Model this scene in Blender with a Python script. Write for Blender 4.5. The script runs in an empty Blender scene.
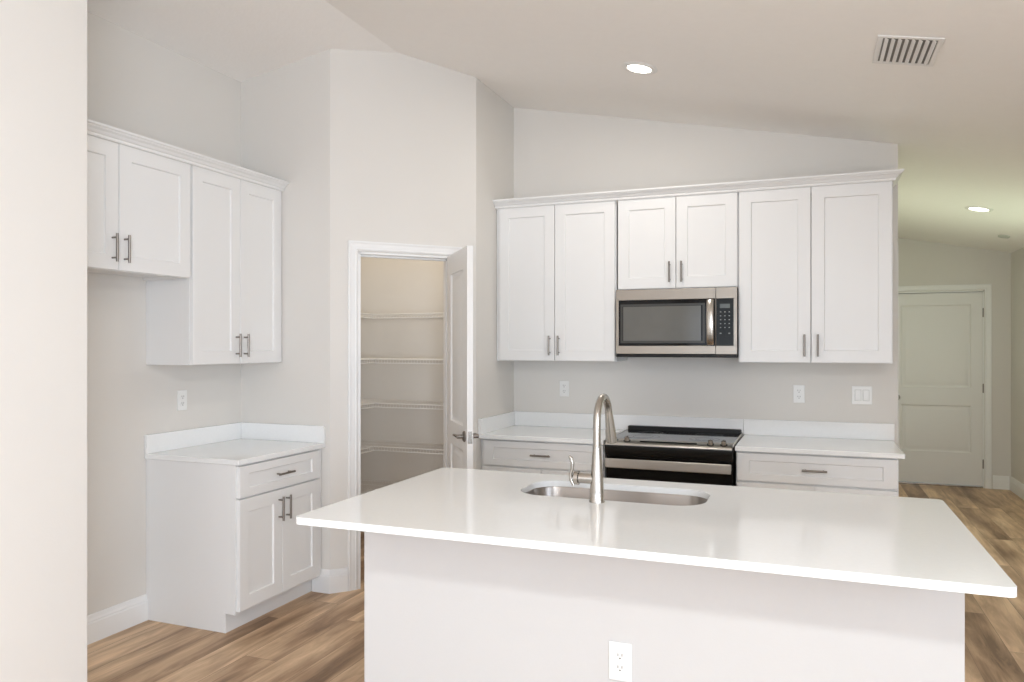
import bpy, bmesh, math
from mathutils import Vector, Matrix

S = bpy.context.scene
COL = S.collection
R = math.radians

# ------------------------------------------------------------------ camera
cd = bpy.data.cameras.new('camera')
cam = bpy.data.objects.new('camera', cd); COL.objects.link(cam)
S.camera = cam
TH = 0.3728
cam.location = (0, 0, 1.4841)
cam.rotation_euler = (R(90), 0, TH)
cd.sensor_width = 36
cd.lens = 762.455 / 1024 * 36
cd.shift_y = 4.95 / 1024
cd.clip_start = 0.05; cd.clip_end = 200

# ------------------------------------------------------------------ view, sky
S.view_settings.view_transform = 'Standard'
S.view_settings.look = 'None'
S.view_settings.gamma = 1
S.view_settings.use_curve_mapping = False
S.view_settings.exposure = -0.10
S.cycles.use_denoising = True
S.cycles.max_bounces = 10
S.cycles.diffuse_bounces = 6
S.cycles.sample_clamp_indirect = 6
W = bpy.data.worlds.new('sky'); S.world = W; W.use_nodes = True
nt = W.node_tree; nt.nodes.clear()
wo = nt.nodes.new('ShaderNodeOutputWorld'); wb = nt.nodes.new('ShaderNodeBackground')
wb.inputs[0].default_value = (0.86, 0.93, 1.0, 1); wb.inputs[1].default_value = 1.3
nt.links.new(wb.outputs[0], wo.inputs[0])

# ------------------------------------------------------------------ large lights
def area(name, loc, size, power, color, direction, spread=180, shape='RECTANGLE'):
    l = bpy.data.lights.new(name, 'AREA'); l.shape = shape
    l.size = size[0]
    if shape == 'RECTANGLE': l.size_y = size[1]
    l.energy = power; l.color = color; l.spread = R(spread)
    o = bpy.data.objects.new(name, l); COL.objects.link(o)
    o.location = loc
    o.rotation_euler = Vector(direction).to_track_quat('-Z', 'Y').to_euler()
    return o
DAY = (0.885, 1.01, 1.20)
P_REAR, P_SIDE, P_HALL, P_CEIL = 88, 350, 19, 52
area('daylight_rear', (-0.4, -6.62, 1.25), (4.0, 2.3), P_REAR, DAY, (0, 1, 0.35))
area('daylight_side', (2.10, -3.0, 1.35), (3.4, 1.9), P_SIDE, DAY, (-1, 0, 0.3))
area('kitchen_fill', (2.10, 1.0, 1.5), (1.6, 1.2), 30, DAY, (-1, 0, 0.2))  # fill lamp added out of view to lift the dim left walls
area('daylight_hall', (2.10, 6.9, 1.45), (1.3, 1.3), P_HALL, (0.86, 1.0, 0.74), (-1, 0, 0.7))

# ------------------------------------------------------------------ materials
def mat(name, color, rough=0.5, metal=0.0, spec=0.5, bump=0, bscale=200, coat=0, mottling=0, mscale=8, aniso=0):
    m = bpy.data.materials.new(name); m.use_nodes = True
    n = m.node_tree.nodes; L = m.node_tree.links
    p = n['Principled BSDF']
    p.inputs['Base Color'].default_value = (*color, 1)
    p.inputs['Roughness'].default_value = rough
    p.inputs['Metallic'].default_value = metal
    p.inputs['Specular IOR Level'].default_value = spec
    p.inputs['Coat Weight'].default_value = coat
    tc = n.new('ShaderNodeTexCoord')
    if mottling:
        no = n.new('ShaderNodeTexNoise'); no.inputs['Scale'].default_value = mscale; no.inputs['Detail'].default_value = 4
        mx = n.new('ShaderNodeMix'); mx.data_type = 'RGBA'
        mx.inputs[6].default_value = (*color, 1)
        mx.inputs[7].default_value = (*[c * (1 - mottling) for c in color], 1)
        L.new(tc.outputs['Object'], no.inputs['Vector'])
        L.new(no.outputs[0], mx.inputs[0]); L.new(mx.outputs[2], p.inputs['Base Color'])
    if bump:
        no = n.new('ShaderNodeTexNoise'); no.inputs['Scale'].default_value = bscale; no.inputs['Detail'].default_value = 3
        b = n.new('ShaderNodeBump'); b.inputs['Strength'].default_value = bump; b.inputs['Distance'].default_value = 0.002
        L.new(tc.outputs['Object'], no.inputs['Vector'])
        L.new(no.outputs[0], b.inputs['Height']); L.new(b.outputs[0], p.inputs['Normal'])
    if aniso:
        p.inputs['Anisotropic'].default_value = aniso
    return m

M = {}
M['wall'] = mat('painted_drywall', (0.725, 0.698, 0.655), 0.7, spec=0.3, bump=0.15, bscale=120, mottling=0.02, mscale=3)
M['ceiling'] = mat('textured_ceiling_paint', (0.92, 0.895, 0.865), 0.8, spec=0.2, bump=0.5, bscale=55, mottling=0.03, mscale=20)
M['island'] = mat('darkened_wall_paint', (0.585, 0.580, 0.570), 0.6, spec=0.3, bump=0.12, bscale=120, mottling=0.02, mscale=3)  # wall paint, darkened on the island to offset strong light there
M['trim'] = mat('white_trim_paint', (0.83, 0.828, 0.815), 0.35, spec=0.4, mottling=0.01)
M['door'] = mat('white_door_paint', (0.80, 0.79, 0.77), 0.4, spec=0.4, mottling=0.01)
M['cab'] = mat('white_cabinet_paint', (0.80, 0.797, 0.785), 0.32, spec=0.4, mottling=0.01)
M['gap'] = mat('cabinet_shadow_gap', (0.30, 0.28, 0.26), 0.8)
M['quartz'] = mat('white_quartz', (0.875, 0.88, 0.87), 0.09, spec=0.55, mottling=0.05, mscale=60)
M['nickel'] = mat('brushed_nickel', (0.47, 0.44, 0.40), 0.27, metal=1.0, mottling=0.06, mscale=40)
M['pull'] = mat('satin_nickel_pull', (0.27, 0.245, 0.22), 0.35, metal=1.0, mottling=0.05, mscale=40)
M['mwsteel'] = mat('warm_stainless', (0.30, 0.265, 0.225), 0.30, metal=1.0, mottling=0.12, mscale=9)
M['sinksteel'] = mat('satin_sink_steel', (0.34, 0.31, 0.285), 0.28, metal=1.0, mottling=0.08, mscale=12)
M['steel'] = mat('brushed_stainless', (0.62, 0.585, 0.54), 0.30, metal=1.0, mottling=0.08, mscale=12)
M['blackglass'] = mat('black_glass', (0.006, 0.005, 0.004), 0.06, spec=0.15, mottling=0.1)
M['black'] = mat('black_enamel', (0.010, 0.009, 0.008), 0.35, spec=0.25, mottling=0.1)
M['meshglass'] = mat('microwave_window_screen', (0.12, 0.115, 0.10), 0.10, spec=0.4, mottling=0.15, mscale=9)
M['surround'] = mat('dark_window_border', (0.05, 0.048, 0.042), 0.2, spec=0.3, mottling=0.05)
M['display'] = mat('grey_display', (0.10, 0.115, 0.11), 0.25, mottling=0.05)
M['panelgrey'] = mat('charcoal_control_glass', (0.016, 0.018, 0.018), 0.2, spec=0.15, mottling=0.05)
M['key'] = mat('pale_key_print', (0.30, 0.31, 0.30), 0.5, mottling=0.05)
M['plate'] = mat('white_plastic', (0.83, 0.825, 0.80), 0.3, mottling=0.01)
M['slot'] = mat('dark_socket_slot', (0.10, 0.095, 0.09), 0.6, mottling=0.05)
M['wire'] = mat('white_vinyl_wire', (0.84, 0.83, 0.81), 0.35, mottling=0.01)
M['vent'] = mat('white_vent_metal', (0.80, 0.785, 0.76), 0.45, mottling=0.01)
M['duct'] = mat('dark_duct', (0.22, 0.21, 0.20), 0.8, mottling=0.05)
M['sensor'] = mat('pale_grey_plastic', (0.52, 0.53, 0.49), 0.6, mottling=0.02)

def emis(name, color, s):
    m = bpy.data.materials.new(name); m.use_nodes = True
    p = m.node_tree.nodes['Principled BSDF']
    p.inputs['Base Color'].default_value = (0.9, 0.9, 0.88, 1)
    p.inputs['Emission Color'].default_value = (*color, 1); p.inputs['Emission Strength'].default_value = s
    return m
M['lens'] = emis('glowing_lamp_lens', (1, 0.97, 0.90), 9)

def glass():
    m = bpy.data.materials.new('clear_window_glass'); m.use_nodes = True
    n = m.node_tree.nodes; L = m.node_tree.links; n.clear()
    o = n.new('ShaderNodeOutputMaterial'); mx = n.new('ShaderNodeMixShader')
    t = n.new('ShaderNodeBsdfTransparent'); g = n.new('ShaderNodeBsdfGlossy'); g.inputs['Roughness'].default_value = 0.02
    mx.inputs[0].default_value = 0.06
    L.new(t.outputs[0], mx.inputs[1]); L.new(g.outputs[0], mx.inputs[2]); L.new(mx.outputs[0], o.inputs[0])
    return m
M['glass'] = glass()

def floor_mat():
    m = bpy.data.materials.new('oak_vinyl_plank'); m.use_nodes = True
    n = m.node_tree.nodes; L = m.node_tree.links; p = n['Principled BSDF']
    tc = n.new('ShaderNodeTexCoord'); mp = n.new('ShaderNodeMapping'); mp.inputs['Rotation'].default_value = (0, 0, R(90))
    L.new(tc.outputs['Object'], mp.inputs[0])
    sp = n.new('ShaderNodeSeparateXYZ'); L.new(mp.outputs[0], sp.inputs[0])
    dv = n.new('ShaderNodeMath'); dv.operation = 'DIVIDE'; dv.inputs[1].default_value = 0.18; L.new(sp.outputs[1], dv.inputs[0])
    fl = n.new('ShaderNodeMath'); fl.operation = 'FLOOR'; L.new(dv.outputs[0], fl.inputs[0])
    wn = n.new('ShaderNodeTexWhiteNoise'); wn.noise_dimensions = '1D'; L.new(fl.outputs[0], wn.inputs['W'])
    ma = n.new('ShaderNodeMath'); ma.operation = 'MULTIPLY_ADD'; ma.inputs[1].default_value = 1.22
    L.new(wn.outputs[0], ma.inputs[0]); L.new(sp.outputs[0], ma.inputs[2])
    cb = n.new('ShaderNodeCombineXYZ'); L.new(ma.outputs[0], cb.inputs[0]); L.new(sp.outputs[1], cb.inputs[1])
    def brick(w, rnd_off):
        b = n.new('ShaderNodeTexBrick'); b.offset = 0.0; b.offset_frequency = 2; b.squash = 1
        b.inputs['Color1'].default_value = (0, 0, 0, 1); b.inputs['Color2'].default_value = (1, 1, 1, 1); b.inputs['Mortar'].default_value = (0.5, 0.5, 0.5, 1)
        b.inputs['Scale'].default_value = 1; b.inputs['Mortar Size'].default_value = 0.0012; b.inputs['Mortar Smooth'].default_value = 0.2
        b.inputs['Brick Width'].default_value = 1.22; b.inputs['Row Height'].default_value = 0.18
        L.new(cb.outputs[0], b.inputs['Vector']); return b
    b = brick(1.22, 0)
    # grain coordinates: stretched along the plank, shifted per plank
    sh = n.new('ShaderNodeVectorMath'); sh.operation = 'SCALE'; sh.inputs['Scale'].default_value = 7.3
    L.new(b.outputs['Color'], sh.inputs[0])
    ad = n.new('ShaderNodeVectorMath'); ad.operation = 'ADD'
    L.new(cb.outputs[0], ad.inputs[0]); L.new(sh.outputs[0], ad.inputs[1])
    st = n.new('ShaderNodeMapping'); st.inputs['Scale'].default_value = (1.0, 9, 1)
    L.new(ad.outputs[0], st.inputs[0])
    g1 = n.new('ShaderNodeTexNoise'); g1.inputs['Scale'].default_value = 1.6; g1.inputs['Detail'].default_value = 8; g1.inputs['Roughness'].default_value = 0.68; g1.inputs['Distortion'].default_value = 1.2
    L.new(st.outputs[0], g1.inputs['Vector'])
    st2 = n.new('ShaderNodeMapping'); st2.inputs['Scale'].default_value = (0.9, 5.5, 1)
    L.new(ad.outputs[0], st2.inputs[0])
    g2 = n.new('ShaderNodeTexNoise'); g2.inputs['Scale'].default_value = 1.5; g2.inputs['Detail'].default_value = 3
    L.new(st2.outputs[0], g2.inputs['Vector'])
    def math_(op, a, c):
        x = n.new('ShaderNodeMath'); x.operation = op
        for i, v in enumerate((a, c)):
            if isinstance(v, (int, float)): x.inputs[i].default_value = v
            else: L.new(v, x.inputs[i])
        return x.outputs[0]
    v = math_('ADD', math_('MULTIPLY', g1.outputs[0], 1.0), math_('MULTIPLY', g2.outputs[0], 1.3))
    v = math_('ADD', v, math_('MULTIPLY', b.outputs['Color'], 0.40))
    v = math_('SUBTRACT', v, 0.86)
    cr = n.new('ShaderNodeValToRGB'); e = cr.color_ramp.elements
    e[0].position = 0.10; e[0].color = (0.185, 0.108, 0.056, 1)
    e[1].position = 0.92; e[1].color = (0.860, 0.630, 0.410, 1)
    for pos, c in ((0.36, (0.375, 0.238, 0.138, 1)), (0.62, (0.580, 0.398, 0.245, 1))):
        k = e.new(pos); k.color = c
    L.new(v, cr.inputs[0])
    mx = n.new('ShaderNodeMix'); mx.data_type = 'RGBA'
    mx.inputs[7].default_value = (0.20, 0.13, 0.085, 1)
    L.new(b.outputs['Fac'], mx.inputs[0]); L.new(cr.outputs[0], mx.inputs[6])
    L.new(mx.outputs[2], p.inputs['Base Color'])
    p.inputs['Roughness'].default_value = 0.42; p.inputs['Specular IOR Level'].default_value = 0.4
    bp = n.new('ShaderNodeBump'); bp.inputs['Strength'].default_value = 0.15; bp.inputs['Distance'].default_value = 0.002
    L.new(g1.outputs[0], bp.inputs['Height']); L.new(bp.outputs[0], p.inputs['Normal'])
    return m
M['floor'] = floor_mat()
def grass_mat():
    return mat('lawn', (0.16, 0.30, 0.07), 0.9, bump=0.5, bscale=60, mottling=0.4, mscale=12)

# ------------------------------------------------------------------ mesh helpers
def shade(bm, ang=35):
    lim = R(ang)
    for f in bm.faces: f.smooth = True
    for e in bm.edges:
        if len(e.link_faces) == 2 and e.calc_face_angle(0) > lim: e.smooth = False
        elif len(e.link_faces) != 2: e.smooth = False

def obj(name, bm, material, parent=None, bevel=0, seg=2, smooth=True, ang=35):
    bmesh.ops.recalc_face_normals(bm, faces=bm.faces[:])
    if smooth: shade(bm, ang)
    me = bpy.data.meshes.new(name); bm.to_mesh(me); bm.free()
    me.materials.append(material)
    o = bpy.data.objects.new(name, me); COL.objects.link(o)
    if parent is not None: o.parent = parent
    if bevel:
        b = o.modifiers.new('bevel', 'BEVEL'); b.width = bevel; b.segments = seg; b.limit_method = 'ANGLE'; b.angle_limit = R(40)
        b.harden_normals = True
    return o

def tag(o, label, cat, group=None):
    o['label'] = label; o['category'] = cat
    if group: o['group'] = group
    return o
def thing(name, label, cat, loc=(0, 0, 0), rz=0, group=None):
    o = bpy.data.objects.new(name, None); COL.objects.link(o); o.empty_display_size = 0.1
    o.location = loc; o.rotation_euler = (0, 0, rz)
    return tag(o, label, cat, group)
def struct(name, bm, material, parent=None, **k):
    o = obj(name, bm, material, parent, **k)
    if parent is None: o['kind'] = 'structure'
    return o

def box(bm, x0, x1, y0, y1, z0, z1):
    v = [bm.verts.new((x, y, z)) for z in (z0, z1) for y in (y0, y1) for x in (x0, x1)]
    for f in ((0, 2, 3, 1), (4, 5, 7, 6), (0, 1, 5, 4), (1, 3, 7, 5), (3, 2, 6, 7), (2, 0, 4, 6)):
        bm.faces.new([v[i] for i in f])
    return v
def B(*boxes):
    bm = bmesh.new()
    for b in boxes: box(bm, *b)
    return bm
def prism(bm, pts, z0, z1):
    """vertical prism over a polygon; z1 may be a function of the point"""
    lo = [bm.verts.new((x, y, z0)) for x, y in pts]
    hi = [bm.verts.new((x, y, z1(x, y) if callable(z1) else z1)) for x, y in pts]
    n = len(pts)
    bm.faces.new(lo[::-1]); bm.faces.new(hi)
    for i in range(n): bm.faces.new((lo[i], lo[(i + 1) % n], hi[(i + 1) % n], hi[i]))
def tube(bm, pts, rad, seg=12, cap=True):
    """round tube through points, rad number or list"""
    pts = [Vector(p) for p in pts]; n = len(pts)
    if not isinstance(rad, (list, tuple)): rad = [rad] * n
    prev = None; rings = []
    for i, p in enumerate(pts):
        t = (pts[min(i + 1, n - 1)] - pts[max(i - 1, 0)]).normalized()
        if prev is None:
            a = Vector((0, 0, 1)) if abs(t.z) < 0.9 else Vector((1, 0, 0))
            u = t.cross(a).normalized()
        else:
            u = (prev - t * prev.dot(t)).normalized()
        prev = u; w = t.cross(u)
        rings.append([bm.verts.new(p + (u * math.cos(k * 2 * math.pi / seg) + w * math.sin(k * 2 * math.pi / seg)) * rad[i]) for k in range(seg)])
    for a, b in zip(rings, rings[1:]):
        for k in range(seg): bm.faces.new((a[k], a[(k + 1) % seg], b[(k + 1) % seg], b[k]))
    if cap: bm.faces.new(rings[0][::-1]); bm.faces.new(rings[-1])
def T(pts, rad, seg=12):
    bm = bmesh.new(); tube(bm, pts, rad, seg); return bm
def lathe(bm, prof, seg=32, origin=(0, 0, 0), axis=None):
    """prof: list of (r, z)"""
    o = Vector(origin); q = (Vector(axis).to_track_quat('Z', 'Y') if axis is not None else None)
    rings = []
    for r, z in prof:
        ring = []
        for k in range(seg if r > 1e-6 else 1):
            a = 2 * math.pi * k / seg
            v = Vector((r * math.cos(a), r * math.sin(a), z))
            ring.append(bm.verts.new(o + (q @ v if q else v)))
        rings.append(ring)
    for a, b in zip(rings, rings[1:]):
        for k in range(seg):
            k2 = (k + 1) % seg
            if len(a) == 1 and len(b) == 1: continue
            if len(a) == 1: bm.faces.new((a[0], b[k], b[k2]))
            elif len(b) == 1: bm.faces.new((a[k], a[k2], b[0]))
            else: bm.faces.new((a[k], a[k2], b[k2], b[k]))
    if prof[0] != prof[-1]:
        if len(rings[0]) > 1: bm.faces.new(rings[0][::-1])
        if len(rings[-1]) > 1: bm.faces.new(rings[-1])
def LA(prof, **k):
    bm = bmesh.new(); lathe(bm, prof, **k); return bm
def sweep(bm, path, prof, n):
    """mitred sweep of a closed profile (side, along n) along path; side = n x tangent"""
    n = Vector(n); P = [Vector(p) for p in path]; rings = []
    for i, p in enumerate(P):
        dirs = []
        if i > 0: dirs.append((P[i] - P[i - 1]).normalized())
        if i < len(P) - 1: dirs.append((P[i + 1] - P[i]).normalized())
        s = [n.cross(d) for d in dirs]
        if len(s) == 2:
            m = (s[0] + s[1]); m = m / max(0.2, m.dot(s[0]))
        else: m = s[0]
        rings.append([bm.verts.new(p + m * a + n * b) for a, b in prof])
    k = len(prof)
    for a, b in zip(rings, rings[1:]):
        for j in range(k): bm.faces.new((a[j], a[(j + 1) % k], b[(j + 1) % k], b[j]))
    bm.faces.new(rings[0][::-1]); bm.faces.new(rings[-1])
def SW(path, prof, n=(0, 0, 1)):
    bm = bmesh.new(); sweep(bm, path, prof, n); return bm
def ring_face(bm, rings):
    """rings: list of equal-length loops joined by quads, last one filled"""
    V = [[bm.verts.new(p) for p in r] for r in rings]
    k = len(V[0])
    for a, b in zip(V, V[1:]):
        for j in range(k): bm.faces.new((a[j], a[(j + 1) % k], b[(j + 1) % k], b[j]))
    bm.faces.new(V[-1])
    return V
def rrect(x0, x1, y0, y1, r, seg=8):
    out = []
    for cx, cy, a0 in ((x1 - r, y1 - r, 0), (x0 + r, y1 - r, 90), (x0 + r, y0 + r, 180), (x1 - r, y0 + r, 270)):
        for i in range(seg + 1):
            a = R(a0 + 90 * i / seg); out.append((cx + r * math.cos(a), cy + r * math.sin(a)))
    return out

# ------------------------------------------------------------------ the room's measures
XL, YC, Y2, YB = -3.355, 3.128, 3.868, 5.25        # left wall, base cabinet side, short wall, kitchen wall
X2, X3, X4 = -2.687, -2.040, 0.5044                # pantry corner, pantry end wall, kitchen wall's end
Y3 = 4.572
_dl = math.hypot(X3 - X2, Y3 - Y2); DX, DY = (X3 - X2) / _dl, (Y3 - Y2) / _dl   # direction of the pantry's slanted wall
XR, YF, YR = 1.93, 9.20, -6.50                     # right wall, hall's end wall, rear wall
XN, YN = -2.652, 2.19                              # thick near wall beside the fridge space
RIDGE = -2.40; ZR = 3.318; KR = 0.2023; KL = (3.318 - 3.15) / (-2.40 + 3.371)
TW = 0.115
def ceil(x, y=0):
    return ZR - KR * (x - RIDGE) if x > RIDGE else ZR - KL * (RIDGE - x)

def wall(name, p0, p1, out, openings=(), thick=TW, material=None, top=None):
    """wall whose visible face runs p0->p1; thickness grows along 'out' (unit 2-D); openings (s0,s1,z0,z1)"""
    p0 = Vector(p0); p1 = Vector(p1); out = Vector(out); Ld = (p1 - p0).length; d = (p1 - p0) / Ld
    br = {0, Ld}
    for o in openings: br |= {o[0], o[1]}
    if (p0.x - RIDGE) * (p1.x - RIDGE) < 0: br.add((RIDGE - p0.x) / d.x)
    br = sorted(br); bm = bmesh.new()
    for a, b in zip(br, br[1:]):
        q = [p0 + d * a, p0 + d * b, p0 + d * b + out * thick, p0 + d * a + out * thick]
        q = [(v.x, v.y) for v in q]; mid = (a + b) / 2
        op = [o for o in openings if o[0] < mid < o[1]]
        if not op: prism(bm, q, 0, lambda x, y: ceil(x) + 0.0)
        else:
            o = op[0]
            if o[2] > 0: prism(bm, q, 0, o[2])
            prism(bm, q, o[3], lambda x, y: ceil(x) + 0.0)
    return struct(name, bm, material or M['wall'], smooth=False)

# floor and ceiling
struct('floor', B((-3.6, 2.3, -6.8, 9.5, -0.05, 0)), M['floor'], smooth=False)
bm = bmesh.new()
for xa, xb in ((-3.6, RIDGE), (RIDGE, 2.1)):
    v = [bm.verts.new((x, y, ceil(x) + dz)) for dz in (0, 0.12) for x, y in ((xa, -6.7), (xb, -6.7), (xb, 9.4), (xa, 9.4))]
    for f in ((0, 3, 2, 1), (4, 5, 6, 7), (0, 1, 5, 4), (1, 2, 6, 5), (2, 3, 7, 6), (3, 0, 4, 7)): bm.faces.new([v[i] for i in f])
struct('ceiling', bm, M['ceiling'], smooth=False)

# walls
wall('wall_left', (XL, YN), (XL, YB + TW), (-1, 0))
wall('wall_pantry_side', (XL, Y2), (X2, Y2), (0, 1))
S0, S1 = 0.172, 0.785
wall('wall_pantry_door', (X2, Y2), (X3, Y3), (-DY, DX), [(S0, S1, 0, 2.06)])
wall('wall_pantry_end', (X3, Y3), (X3, YB), (-1, 0))
wall('wall_kitchen', (XL, YB), (X4, YB), (0, 1))
wall('wall_hall_left', (X4, YB + TW), (X4, YF), (-1, 0), [(0.10, 0.95, 0, 2.06)])
wall('wall_hall_end', (X4 - TW, YF), (XR, YF), (0, 1), [(0.78 - X4 + TW, 1.69 - X4 + TW, 0, 2.065)])
wall('wall_right', (XR, YR), (XR, YF + TW), (1, 0), [(1.8, 5.2, 0.4, 2.3), (6.7, 8.3, 0.9, 2.1), (12.75, 14.05, 0.8, 2.1)])
wall('wall_rear', (XN, YR), (XR, YR), (0, -1), [(0.25, 4.15, 0.0, 2.4)])
# thick near wall between the fridge space and the living side
bm = bmesh.new(); prism(bm, [(XL - TW, YR - TW), (XN, YR - TW), (XN, YN), (XL - TW, YN)], 0, lambda x, y: ceil(x))
struct('wall_near', bm, M['wall'], bevel=0.004)
# room behind the hall's doorway is closed off by a back panel
# baseboards
BP = [(0, 0), (0.016, 0), (0.016, 0.098), (0.0125, 0.104), (0.0125, 0.112), (0.008, 0.122), (0.006, 0.136), (0.003, 0.14), (0, 0.14)]
def baseboard(name, path):
    struct(name, SW([(x, y, 0) for x, y in path], BP), M['trim'], ang=14)
CS0, CS1 = S0 - 0.066, S1 + 0.066
def dpt(s, o=0): return (X2 + DX * s + DY * o, Y2 + DY * s - DX * o)
baseboard('baseboard_fridge_space', [(XL, YC - 0.001), (XL, YN + 0.001)][::1])
baseboard('baseboard_pantry_corner', [dpt(CS0), (X2, Y2), (XL + 0.55, Y2)])
baseboard('baseboard_near', [(XN, YN - 0.02), (XN, YR + 0.02)])
baseboard('baseboard_hall_end', [(XR - 0.017, YF), (1.765, YF)])
baseboard('baseboard_right', [(XR, YR + 0.02), (XR, YF)])
baseboard('baseboard_hall_left', [(X4, YF - 0.01), (X4, YB + TW + 1.05)])
baseboard('baseboard_pantry_back', [(X3 - TW - 0.01, YB), (XL, YB), (XL, Y2 + TW + 0.01)])
# casings
CP = [(0, 0), (0.058, 0), (0.058, 0.017), (0.050, 0.018), (0.040, 0.014), (0.016, 0.011), (0.010, 0.013), (0.003, 0.010), (0, 0.008)]
def casing_path(name, a, b, zt, n, z0=0.0):
    """casing around an opening whose face points are a (left) and b (right) seen from the front; n = outward normal"""
    n = Vector(n); P = [(a[0], a[1], z0), (a[0], a[1], zt), (b[0], b[1], zt), (b[0], b[1], z0)]
    # side direction must point away from the opening
    d = Vector(P[1]) - Vector(P[0]); s = n.cross(d.normalized()); away = Vector((a[0] - b[0], a[1] - b[1], 0))
    prof = CP if s.dot(away) > 0 else [(-x, y) for x, y in CP]
    struct(name, SW(P, prof, n), M['trim'], ang=14)
casing_path('trim_pantry_casing', dpt(S0 - 0.006), dpt(S1 + 0.006), 2.066, (DY, -DX, 0))
casing_path('trim_hall_door_casing', (0.775, YF), (1.696, YF), 2.072, (0, -1, 0))
casing_path('trim_hall_opening_casing', (X4, YB + TW + 0.10), (X4, YB + TW + 0.95), 2.066, (1, 0, 0))
# jambs (door frame linings)
def jamb(name, p0, d, out, s0, s1, zt, dep=TW, stop_at=0.045):
    p0 = Vector(p0); d = Vector(d); out = Vector(out); bm = bmesh.new()
    def pr(a, b, o0, o1, z0, z1):
        q = [p0 + d * a + out * o0, p0 + d * b + out * o0, p0 + d * b + out * o1, p0 + d * a + out * o1]
        prism(bm, [(v.x, v.y) for v in q], z0, z1)
    pr(s0 - 0.001, s0 + 0.014, -0.001, dep + 0.001, 0, zt); pr(s1 - 0.014, s1 + 0.001, -0.001, dep + 0.001, 0, zt); pr(s0, s1, -0.001, dep + 0.001, zt - 0.012, zt + 0.001)
    pr(s0 + 0.014, s0 + 0.024, stop_at, stop_at + 0.03, 0, zt - 0.012); pr(s1 - 0.024, s1 - 0.014, stop_at, stop_at + 0.03, 0, zt - 0.012); pr(s0 + 0.014, s1 - 0.014, stop_at, stop_at + 0.03, zt - 0.024, zt - 0.012)
    struct(name, bm, M['trim'], smooth=False)
jamb('trim_pantry_jamb', (X2, Y2), (DX, DY), (-DY, DX), S0, S1, 2.06)
jamb('trim_hall_door_jamb', (0, YF), (1, 0), (0, 1), 0.78, 1.69, 2.065)
jamb('trim_hall_opening_jamb', (X4, YB + TW), (0, 1), (-1, 0), 0.10, 0.95, 2.06)

# ------------------------------------------------------------------ panelled doors
def panel_door(w, h, t, panels, z0=0.008):
    """moulded slab door with sunk panels on both faces; local x 0..w, y 0..t"""
    bm = bmesh.new()
    xs = sorted({0, w} | {p[0] for p in panels} | {p[1] for p in panels})
    zs = sorted({z0, h} | {p[2] for p in panels} | {p[3] for p in panels})
    for yf, sg in ((0, 1), (t, -1)):
        for xa, xb in zip(xs, xs[1:]):
            for za, zb in zip(zs, zs[1:]):
                mx, mz = (xa + xb) / 2, (za + zb) / 2
                pan = [p for p in panels if p[0] < mx < p[1] and p[2] < mz < p[3]]
                if not pan:
                    bm.faces.new([bm.verts.new(q) for q in ((xa, yf, za), (xb, yf, za), (xb, yf, zb), (xa, yf, zb))])
                else:
                    p = pan[0]
                    def lp(i, y): return [(p[0] + i, yf + sg * y, p[2] + i), (p[1] - i, yf + sg * y, p[2] + i), (p[1] - i, yf + sg * y, p[3] - i), (p[0] + i, yf + sg * y, p[3] - i)]
                    ring_face(bm, [lp(0, 0), lp(0.004, 0.006), lp(0.014, 0.012), lp(0.024, 0.012), lp(0.046, 0.004), lp(0.050, 0.0035)])
    for q in (((0, 0, z0), (0, t, z0), (0, t, h), (0, 0, h)), ((w, 0, z0), (w, t, z0), (w, t, h), (w, 0, h)),
              ((0, 0, z0), (w, 0, z0), (w, t, z0), (0, t, z0)), ((0, 0, h), (w, 0, h), (w, t, h), (0, t, h))):
        bm.faces.new([bm.verts.new(p) for p in q])
    bmesh.ops.remove_doubles(bm, verts=bm.verts[:], dist=1e-5)
    return bm

def lever(parent, x, z, y, side, toward=-1, m=None):
    """lever handle on door face at y; side = +1/-1 outward y direction; toward = x direction of the lever"""
    bm = bmesh.new()
    lathe(bm, [(0.032, 0), (0.032, 0.006), (0.026, 0.011), (0.012, 0.013), (0.012, 0.045), (0.0, 0.046)], seg=24, origin=(x, y, z), axis=(0, side, 0))
    tube(bm, [(x, y + side * 0.040, z), (x + toward * 0.02, y + side * 0.044, z + 0.001), (x + toward * 0.06, y + side * 0.046, z + 0.002), (x + toward * 0.10, y + side * 0.044, z - 0.001), (x + toward * 0.118, y + side * 0.040, z - 0.004)],
         [0.010, 0.0085, 0.0075, 0.007, 0.006], 12)
    return obj('door_handle', bm, m or M['pull'], parent)

def hinge(parent, z, x=0.0, y=0.0):
    bm = bmesh.new(); tube(bm, [(x, y, z - 0.045), (x, y, z + 0.045)], 0.006, 10)
    tube(bm, [(x, y, z + 0.045), (x, y, z + 0.05)], 0.0045, 8)
    return obj('hinge', bm, M['pull'], parent)

# pantry door leaf, standing open towards the kitchen
DW = 0.585; ang = math.atan2(-0.459, 0.35)
leaf = obj('door_1', panel_door(DW, 2.052, 0.035, [(0.115, DW - 0.115, 0.25, 0.88), (0.115, DW - 0.115, 1.02, 1.93)]), M['door'])
leaf.location = (-2.162, 4.389, 0); leaf.rotation_euler = (0, 0, ang); leaf['kind'] = 'structure'
lever(leaf, DW - 0.062, 0.965, 0.0, -1); lever(leaf, DW - 0.062, 0.965, 0.035, 1)
obj('latch_plate', B((DW - 0.0005, DW + 0.0015, 0.005, 0.030, 0.93, 1.0)), M['nickel'], leaf)
for z in (0.2, 1.03, 1.87): hinge(leaf, z, -0.004, 0.041)

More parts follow.
